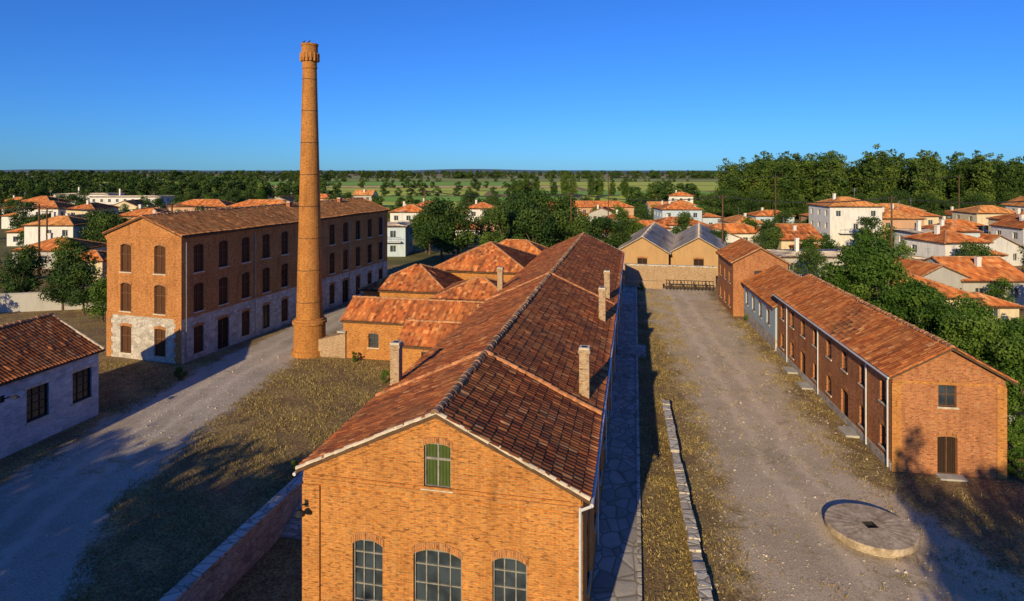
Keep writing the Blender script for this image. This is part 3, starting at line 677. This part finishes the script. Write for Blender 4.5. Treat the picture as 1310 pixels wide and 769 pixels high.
POP=[tree_mesh('poplar',poplar_blobs(24,10,s),4600,.85,LEAFP,(6,.35),s) for s in (8,9,10)]
LO=[tree_mesh('far_tree',broad_blobs(10,10,16,s,.08),700,1.2,LEAFD,(3,.3),s) for s in (11,12,13)]
BUSH=[tree_mesh('bush',broad_blobs(2.2,2.6,14,s,.1),2200,.16,LEAFM,(.6,.06),s) for s in (14,15)]
def plant(kind,name,x,y,s=1,sz=None,parent=None,z=0):
    o=bpy.data.objects.new(name,random.choice(kind)); o.location=(x,y,z); o.rotation_euler=(0,0,random.uniform(0,6.28)); o.scale=(s,s,sz or s); return link(o,parent)
for x,y,s in ((25.5,47,.85),(24.2,51,.95),(27.5,51.5,.9),(23.8,55,1.0),(26.5,57,1.0),(23.4,60,1.15),(25.5,63,1.0),(24.2,66.5,1.3),(30,55,.8),(29,46.5,.6)): plant(HI,'acacia_tree',x,y,s)
plant(HI,'acacia_tree',23.8,71.5,1.5)
for x,y,s in ((21.6,41,1.),(22.8,42.5,1.1),(22.2,45,1.2),(26,43,.9),(30,60,.9)): plant(BUSH,'bush',x,y,s)
for x,y,s in ((-37.0,44,.5),(-25,51.6,.4),(-20,47,.45),(13.9,60,.35),(12.6,74,.4),(.9,90,.5),(21.3,39.2,.5),(-18.9,31.6,.4)): plant(BUSH,'weed_bush',x,y,s)
for e_,n_,s in ((-13.5,117,1.2),(-10.5,119,1.1),(-1.5,112,1.05),(4,108,1.1),(8.5,113,1.0),(13,110,.95),(16,112,.9),(19,113,.85),(2,120,1.2),(-5,135,.9),(1,128,1.3),(6,126,1.35),(11,128,1.2),(-17,126,1.0)):
    x,y=S(e_,n_); plant(MID,'broadleaf_tree',x,y,s)
for e_,n_,s in ((-47,70,.6),(-52,74,.62),(-56,76,.55),(-50,80,.7),(-63,78,.6),(-64,70,.5),(-60,84,.7),(-67,84,.7),(-73,100,.8),(-80,92,.6),(-50,92,.8),(-55,98,.9),(-45,105,.9),(-61,108,.9),(-78,118,.9),(-86,128,.9),(-66,130,1.0),(-52,125,1.0)):
    x,y=S(e_,n_); plant(MID if random.random()<.7 else MIDL,'broadleaf_tree',x,y,s)
for e_,n_,s in ((52,59,.6),(60,63,.6),(63,71,.55),(50,88,.7),(61,76,.5),(76,82,.6),(72,70,.6),(47,80,.6),(68,90,.7),(58,90,.6),(83,96,.7),(66,102,.7),(90,98,.7),(45,92,.6),(96,108,.8),(48,112,.7),(60,116,.7),(70,120,.8),(88,126,.8),(40,118,.6)):
    x,y=S(e_,n_); plant(MIDL if random.random()<.6 else MID,'broadleaf_tree',x,y,s)
# unseen trees behind the viewpoint, added and scaled to shade the court
for x,y,s in ((-25,-7,1.5),(-32,-6,1.5),(-38,-8,1.5),(-44,-10,1.45),(-20,-9,1.3),(-28,-15,1.6),(-35,-16,1.6),(-13.6,-15,1.42),(10.5,-8,1.45),(15.5,-8,1.75),(20,-9,1.7),(25,-6,1.6),(30,-4,1.3),(17,-16,1.95),(23.5,-15,1.95)): plant(MID,'broadleaf_tree',x,y,s)
plant(POP,'shadow_poplar',8.6,-8,.55,.83)  # out of view, added to cast a narrow shadow on the workshop front
gr=empty('poplar_grove')
for i in range(115):
    n_=random.uniform(215,265); px=random.uniform(265,700)
    if 546<px<566: continue
    s=random.uniform(.82,1.08)
    if px<300: s*=.72+ (px-262)/38*.25
    if px>566: s*=.94
    e_=px/780*n_; x,y=S(e_,n_); plant(POP,'poplar',x,y,s*1.1,s*random.uniform(.98,1.1),gr)
for i in range(50):
    n_=random.uniform(205,222); e_=random.uniform(.30,.9)*n_; x,y=S(e_,n_); plant(MID,'undergrowth_tree',x,y,random.uniform(.7,1.1),None,gr)

# ---------------------------------------------------------------- TOWN
wins=[FRW,GL,BROWN,MORT,CONC,DKW]
occ=[]
def house(e_,n_,w,l,fl,wallm,roof='hip',rot=0,tile=None,h=None,name='town_house'):
    x,y=S(e_,n_); occ.append((x,y,max(w,l)*.62)); ze=(h or fl*2.95+.2); tile=tile or random.choice([TILEO,TILEO,TILEF,TILE])
    def row(L):
        o=[]; n=max(1,int(L/3.2))
        for f in range(fl):
            for i in range(n):
                if random.random()<.85: o.append(O(L*(i+.5)/n,f*2.95+1.0,1.15,1.25,'simple',0,ring=0,sill=False))
        return o
    ops={'f':row(w),'r':row(l),'l':row(l)}; R=TR+rot; k=dict(ops=ops,wm=[wallm,wallm],win=wins)
    cx,cy=x-math.cos(R)*w/2,y-math.sin(R)*w/2
    if roof=='hip': h_=hip_building(name,(cx,cy),R,w,l,ze,ze+min(w,l)*.2,seg=2,pw=.5,ph=.7,tile=tile,**k)
    elif roof=='gable': h_=gable_building(name,(cx,cy),R,w,l,ze,ze+w*.2,tile=tile,seg=2,pw=.5,ph=.7,**k)
    else:
        h_=hip_building(name,(cx,cy),R,w,l,ze,ze+.25,seg=2,pw=1,ph=2,tile=SHEET,cap=SHEET,**k)
    if fl>=2 and random.random()<.7:
        b=MB(); b.box(w*.15,w*.85,-1.3,-.0,3.0,3.12,0); 
        for i in range(9): xx=w*.15+.05+(w*.7-.1)*i/8; b.tube((xx,-1.25,3.12),(xx,-1.25,4.0),.02,1,4)
        b.box(w*.15,w*.85,-1.29,-1.22,4.0,4.06,1); b.build('balcony',[WHITE,IRON],h_)
    if random.random()<.7: roof_chimney(h_,w*.3,l*.5,ze,ze+min(w,l)*.2+.9,.55,WHITE)
    if random.random()<.35:
        m=MB(); ax=w*.7; m.tube((ax,l*.5,ze),(ax,l*.5,ze+min(w,l)*.2+2.2),.03,0); 
        for q in range(4): m.tube((ax-.5,l*.5,ze+min(w,l)*.2+1.5+q*.2),(ax+.5,l*.5,ze+min(w,l)*.2+1.5+q*.2),.02,0,4)
        m.build('tv_aerial',[METAL],h_)
    if random.random()<.35:
        ww=w*.5; wl=l*.6; wz=ze*.62; s_=random.choice((-1,1)); ox=-ww-.4 if s_<0 else w+.4
        hw=hip_building('side_wing',(0,0),0,ww,wl,wz,wz+1.0,seg=2,pw=.5,ph=.7,tile=tile,ops={'f':[O(ww/2,1,1.1,1.2,'simple',0,ring=0,sill=False)]},wm=[wallm,wallm],win=wins); hw.parent=h_; hw.location=(ox,l*.2,0)
    return h_
H=house
H(51,138,15,9,1,WHITE); H(64,131,13,9,1,CREAM,'gable',1.57); H(79,140,12,10,3,WHITE); H(91,142,10,9,2,PINK); H(99,150,12,10,2,CREAM)
H(76,108,6.5,8,2,WHITE,'flat'); H(83,112,6,8,2,BLUEP,'hip'); H(61,96,9,8,1,GREYP,'flat',h=3.4); H(52,100,16,9,1,GREYP,'flat',h=3.2,name='grey_roof_shed'); H(88,110,12,9,1,WHITE,'gable',.3)
H(45,66,11,9,1,CREAM,'hip',tile=TILEO,h=3.6); H(55,78,10,8,1,GREYP,'gable',.2); H(67,84,11,9,1,GREYP,'gable',1.57); H(71,95,8,8,2,WHITE,'hip',.15)
H(112,150,13,9,1,WHITE); H(118,135,11,9,2,CREAM); H(128,160,12,9,2,CREAM); H(82,190,12,8,1,BLUEP); H(44,158,14,9,1,WHITE); H(33,150,12,8,1,GREYP)
H(97,128,11,8,1,PINK); H(104,118,10,8,2,WHITE,'gable'); H(43,128,10,8,1,WHITE,'gable'); H(108,170,14,9,2,WHITE)
H(-24,123,5,9,2,BLUEP,'flat'); H(-28,165,10,9,2,WHITE); H(-20,172,9,8,1,WHITE,'gable'); H(-26,190,10,8,2,CREAM); H(-9,180,9,8,2,WHITE); H(-35,210,12,8,1,GREYP)
H(28,235,38,11,1,PINK,'hip',0,name='long_farm_building'); H(5,205,12,9,1,WHITE); H(-12,148,9,8,1,WHITE,'hip')
H(-83,108,11,9,1,GREYP); H(-70,118,9,8,1,CREAM); H(-95,125,10,8,2,WHITE); H(-110,140,12,9,1,WHITE); H(-92,150,11,9,2,PINK); H(-118,160,10,9,1,WHITE,'gable')
H(-98,190,18,10,2,PINK,'hip'); H(-78,188,20,10,2,CREAM,'hip'); H(-92,170,20,9,1,WHITE,'hip'); H(-140,180,12,10,2,WHITE); H(-120,200,11,9,1,WHITE); H(-75,150,9,8,1,WHITE)
H(-68,96,7,6,1,CREAM,'hip'); H(-165,260,30,12,2,WHITE,'flat'); H(-205,290,26,12,2,WHITE,'flat')
cnt=0
for t in range(900):
    if cnt>38: break
    n_=random.uniform(135,300); b=random.choice([random.uniform(-.88,-.22),random.uniform(.2,.88),random.uniform(-.22,.2)])
    if -.22<b<.2 and n_>215: continue
    if b>.3 and n_>205: continue
    e_=b*n_; x,y=S(e_,n_)
    if any(math.hypot(x-a,y-c)<r+9 for a,c,r in occ): continue
    if -60<x<-25 and y<100: continue
    if -8<x<25 and y<140: continue
    H(e_,n_,random.uniform(7,14),random.uniform(7,11),random.choice([1,1,1,2]),random.choice([WHITE,WHITE,CREAM,PINK,GREYP,BLUEP]),random.choice(['hip','hip','gable','gable']),random.choice([0,0,1.57,.3,-.25])); cnt+=1
tt=empty('town_trees'); c2=0
for t in range(3500):
    if c2>290: break
    n_=random.uniform(115,330); e_=random.uniform(-.9,.9)*n_; x,y=S(e_,n_)
    if any(math.hypot(x-a,y-c)<r+1.5 for a,c,r in occ): continue
    if -60<x<-25 and y<100 or (-10<x<26 and y<132): continue
    if -.3<e_/n_<.3 and n_>250: continue
    plant(MID if random.random()<.6 else MIDL,'garden_tree',x,y,random.uniform(.35,.85)*(1.15 if e_<0 else 1),None,tt); c2+=1
dt=empty('distant_trees')
def far(n0,n1,b0,b1,cnt,s0,s1):
    for i in range(cnt):
        n_=random.uniform(n0,n1); e_=random.uniform(b0,b1)*n_; x,y=S(e_,n_); s=random.uniform(s0,s1); plant(LO,'far_tree',x,y,s*1.2,s,dt)
far(330,440,-.9,-.30,110,.7,1.3); far(300,340,.18,.3,14,.8,1.2); far(252,262,-.28,.25,22,.35,.7); far(460,640,-.9,-.42,90,.7,1.4)
far(410,416,-.3,.0,12,.5,.9); far(516,522,-.1,.3,10,.6,.9); far(600,612,-.35,.02,16,.6,1.0)
far(930,950,-.95,-.3,120,.7,1.3); far(930,940,-.28,.3,40,.4,.8)
for n0,w,c in ((1290,70,340),(1890,120,400),(2600,200,380)):
    far(n0,n0+w,-.95,.95,c,.9,1.8)
for i in range(20):
    n_=400+random.uniform(-8,8); e_=n_*(.0+.2*i/20)+random.uniform(-3,3); 
    if i in(5,6,11,12,16): continue
    x,y=S(e_,n_); plant(POP,'poplar',x,y,.6,random.uniform(.45,.75),dt)
def field(name,e0,e1,n0,n1,c,z):
    t=NT(name+'_crop'); p=t.pos(); mp=t.n('ShaderNodeMapping'); mp.inputs['Rotation'].default_value=(0,0,-TR+.1); mp.inputs['Scale'].default_value=(.02,.25,1); t.l(p,mp.inputs['Vector'])
    t.col(t.ramp(t.noise(mp.outputs['Vector'],1,5,.6),[(.35,tuple(x*.65 for x in c)),(.7,tuple(min(1,x*1.25) for x in c))]))
    m=MB(); m.poly([(*S(e0,n0),z),(*S(e1,n0),z),(*S(e1,n1),z),(*S(e0,n1),z)]); return m.build(name,[t.m])
YG=(.55,.62,.08);GG=(.26,.48,.06);YY=(.72,.56,.18)
field('crop_field',-120,30,264,340,YG,.03);field('crop_field',34,110,266,340,GG,.03)
field('crop_field',-140,40,345,408,GG,.03);field('crop_field',45,150,345,440,YG,.03)
field('crop_field',-150,-20,420,510,YG,.03);field('crop_field',-15,160,450,513,GG,.03);field('crop_field',-250,60,524,598,YG,.03)
field('crop_field',70,260,524,690,YG,.03);field('crop_field',-280,50,615,690,YY,.03);field('crop_field',-400,20,710,925,GG,.03);field('crop_field',30,420,710,925,YG,.03)
field('crop_field',-700,-290,460,640,YY,.03);field('crop_field',-900,-420,700,925,YG,.03)
field('crop_field',-1300,1300,985,1280,(.30,.38,.08),.04);field('crop_field',-2400,2400,1390,1880,(.3,.32,.12),.05);field('farmland_plain',-6000,6000,2900,9000,(.12,.17,.14),.06)
field('town_green',-500,500,112,258,(.16,.15,.055),.02)
hm=MB(); pr=[]
for i in range(80):
    e_=-6500+i*165; pr.append((e_,17+14*max(0,math.sin(i*.21)+.4*math.sin(i*.57))*(1.0 if i<46 else .4)))
for (a,ha),(b,hb) in zip(pr,pr[1:]): hm.poly([(*S(a,7000),-5),(*S(b,7000),-5),(*S(b,7600),hb),(*S(a,7600),ha)])
t=NT('hazy_hill'); t.col((.12,.17,.22)); hm.build('hills',[t.m])

def segwall(name,a,b,h,th,m1,m2):
    w=MB(); a=Vector(a);b=Vector(b);d=(b-a).normalized();n=Vector((-d.y,d.x))*th/2
    def c(p,s,z): q=p+n*s; return (q.x,q.y,z)
    w.hexa([c(a,-1,-.2),c(b,-1,-.2),c(b,1,-.2),c(a,1,-.2),c(a,-1,h),c(b,-1,h),c(b,1,h),c(a,1,h)],0)
    w.hexa([c(a,-1.3,h),c(b,-1.3,h),c(b,1.3,h),c(a,1.3,h),c(a,-1.3,h+.12),c(b,-1.3,h+.12),c(b,1.3,h+.12),c(a,1.3,h+.12)],1); return w.build(name,[m1,m2])
segwall('boundary_wall',S(-66,74),S(-47.5,78),2.2,.3,GREYP,CONC); segwall('boundary_wall',S(-47.5,78),S(-40,105),2.2,.3,GREYP,CONC)
segwall('boundary_wall',(23.5,38),(33,50),1.6,.3,CONC,CONC)

def car(x,y,rot,body):
    e=empty('parked_car',(x,y,0),rot); m=MB()
    prof=[(-2.0,.35),(-2.05,.75),(-1.9,.92),(-1.0,1.0),(-.45,1.42),(.9,1.46),(1.75,1.05),(2.0,.9),(2.02,.4)]
    W=.84
    for (x0,z0),(x1,z1) in zip(prof,prof[1:]):
        w0=W*(1-.18*max(0,(z0-.95)/.5));w1=W*(1-.18*max(0,(z1-.95)/.5))
        glass=1 if (z0>.99 and z1>1.0 and abs(z1-z0)>.2) else 0
        m.poly([(x0,-w0,z0),(x1,-w1,z1),(x1,w1,z1),(x0,w0,z0)],glass)
    for s in (-1,1):
        m.poly([(x_,s*W,z_) for x_,z_ in prof if z_<=1.06],0)
        m.poly([(-1.0,s*W,1.0),(1.75,s*W,1.03),(.9,s*W*.83,1.46),(-.45,s*W*.83,1.42)],0)
        m.poly([(-.85,s*(W+.004),1.03),(.35,s*(W+.004),1.04),(.35,s*(W*.85+.004),1.39),(-.4,s*(W*.85+.004),1.38)],1)
        m.poly([(.45,s*(W+.004),1.04),(1.45,s*(W+.004),1.06),(.9,s*(W*.85+.004),1.38),(.45,s*(W*.85+.004),1.39)],1)
        for wx in (-1.25,1.25):
            m.tube((wx,s*.68,.32),(wx,s*.87,.32),.32,2,16); m.tube((wx,s*.87,.32),(wx,s*.875,.32),.18,3,10)
    m.box(-2.02,2.0,-.83,.83,.22,.36,2); m.build('body',[body,GLD,IRON,METAL],e)
car(25.6,47.3,1.2,m_plain('white_car_paint',(.75,.75,.75),.3,.03,1)); 
x,y=S(62,90); car(x,y,.3,m_plain('silver_paint',(.5,.52,.55),.3,.03,1))

def pole(x,y,h,name='utility_pole'):
    m=MB(); m.tube((0,0,-.2),(0,0,h),.18,0,8,.13); m.box(-.9,.9,-.06,.06,h-.6,h-.48,0)
    for i in (-.8,0,.8): m.tube((i,0,h-.48),(i,0,h-.25),.05,1,6)
    return m.build(name,[WOODD,METAL],loc=(x,y,0),rot=TR+.5)
pl=[S(98,108),S(66,106),S(38,110),S(12,124),S(-20,140)]
pl2=[S(132,180),S(80,185),S(30,190)]
pl3=[S(-40,112),S(-58,104),S(-76,98),S(-96,92)]
for q in pl: pole(*q,13)
for q in pl2: pole(*q,16)
for q in pl3: pole(*q,12)
pole(*S(-53,86),9); pole(*S(-90,118),10); pole(*S(-62,120),10); pole(*S(78,92),11)
for nm,L_,hh in (('overhead_wires',pl,12.7),('overhead_wires',pl2,15.7),('overhead_wires',pl3,11.7)):
    cu=bpy.data.curves.new(nm,'CURVE'); cu.dimensions='3D'; cu.bevel_depth=.04
    for off in (-.8,0,.8):
        for a,b in zip(L_,L_[1:]):
            sp=cu.splines.new('POLY'); sp.points.add(12)
            for i in range(13):
                t=i/12; sp.points[i].co=(a[0]+(b[0]-a[0])*t,a[1]+(b[1]-a[1])*t+off,hh-4*t*(1-t)*1.0,1)
    cu.materials.append(IRON); link(bpy.data.objects.new(nm,cu))

# ---------------------------------------------------------------- LIGHT / SKY / CAMERA
EL,AZ=19.5,9.0
w=bpy.data.worlds.new('World'); scene.world=w; w.use_nodes=True; nt=w.node_tree
sk=nt.nodes.new('ShaderNodeTexSky'); sk.sky_type='NISHITA'; sk.sun_disc=False; sk.sun_elevation=math.radians(EL); sk.sun_rotation=math.radians(180+AZ)
sk.air_density=1.0; sk.dust_density=.1; sk.ozone_density=3.5
mx=nt.nodes.new('ShaderNodeMix'); mx.data_type='RGBA'; mx.blend_type='MULTIPLY'; mx.inputs[0].default_value=1; mx.inputs[7].default_value=(.19,.50,1.08,1)
nt.links.new(sk.outputs[0],mx.inputs[6]); bg=nt.nodes['Background']; nt.links.new(mx.outputs[2],bg.inputs['Color']); bg.inputs['Strength'].default_value=.13
sl=bpy.data.lights.new('sun','SUN'); sl.energy=5.0; sl.angle=math.radians(.5); sl.color=(1,.79,.44)
so=bpy.data.objects.new('sun',sl); link(so)
e,a=math.radians(EL),math.radians(AZ)
so.rotation_euler=Vector((math.sin(a)*math.cos(e),math.cos(a)*math.cos(e),-math.sin(e))).to_track_quat('-Z','Y').to_euler()
cam=bpy.data.cameras.new('camera'); co=bpy.data.objects.new('camera',cam); link(co)
co.location=(0,0,17.4); co.rotation_euler=(math.radians(90),0,TR); cam.lens=36*780/1310; cam.sensor_width=36; cam.shift_y=-.127; cam.clip_end=20000; cam.clip_start=.2
scene.camera=co
scene.view_settings.view_transform='Standard'; scene.view_settings.look='None'; scene.view_settings.exposure=0; scene.view_settings.gamma=1
print('objs',len(bpy.data.objects))
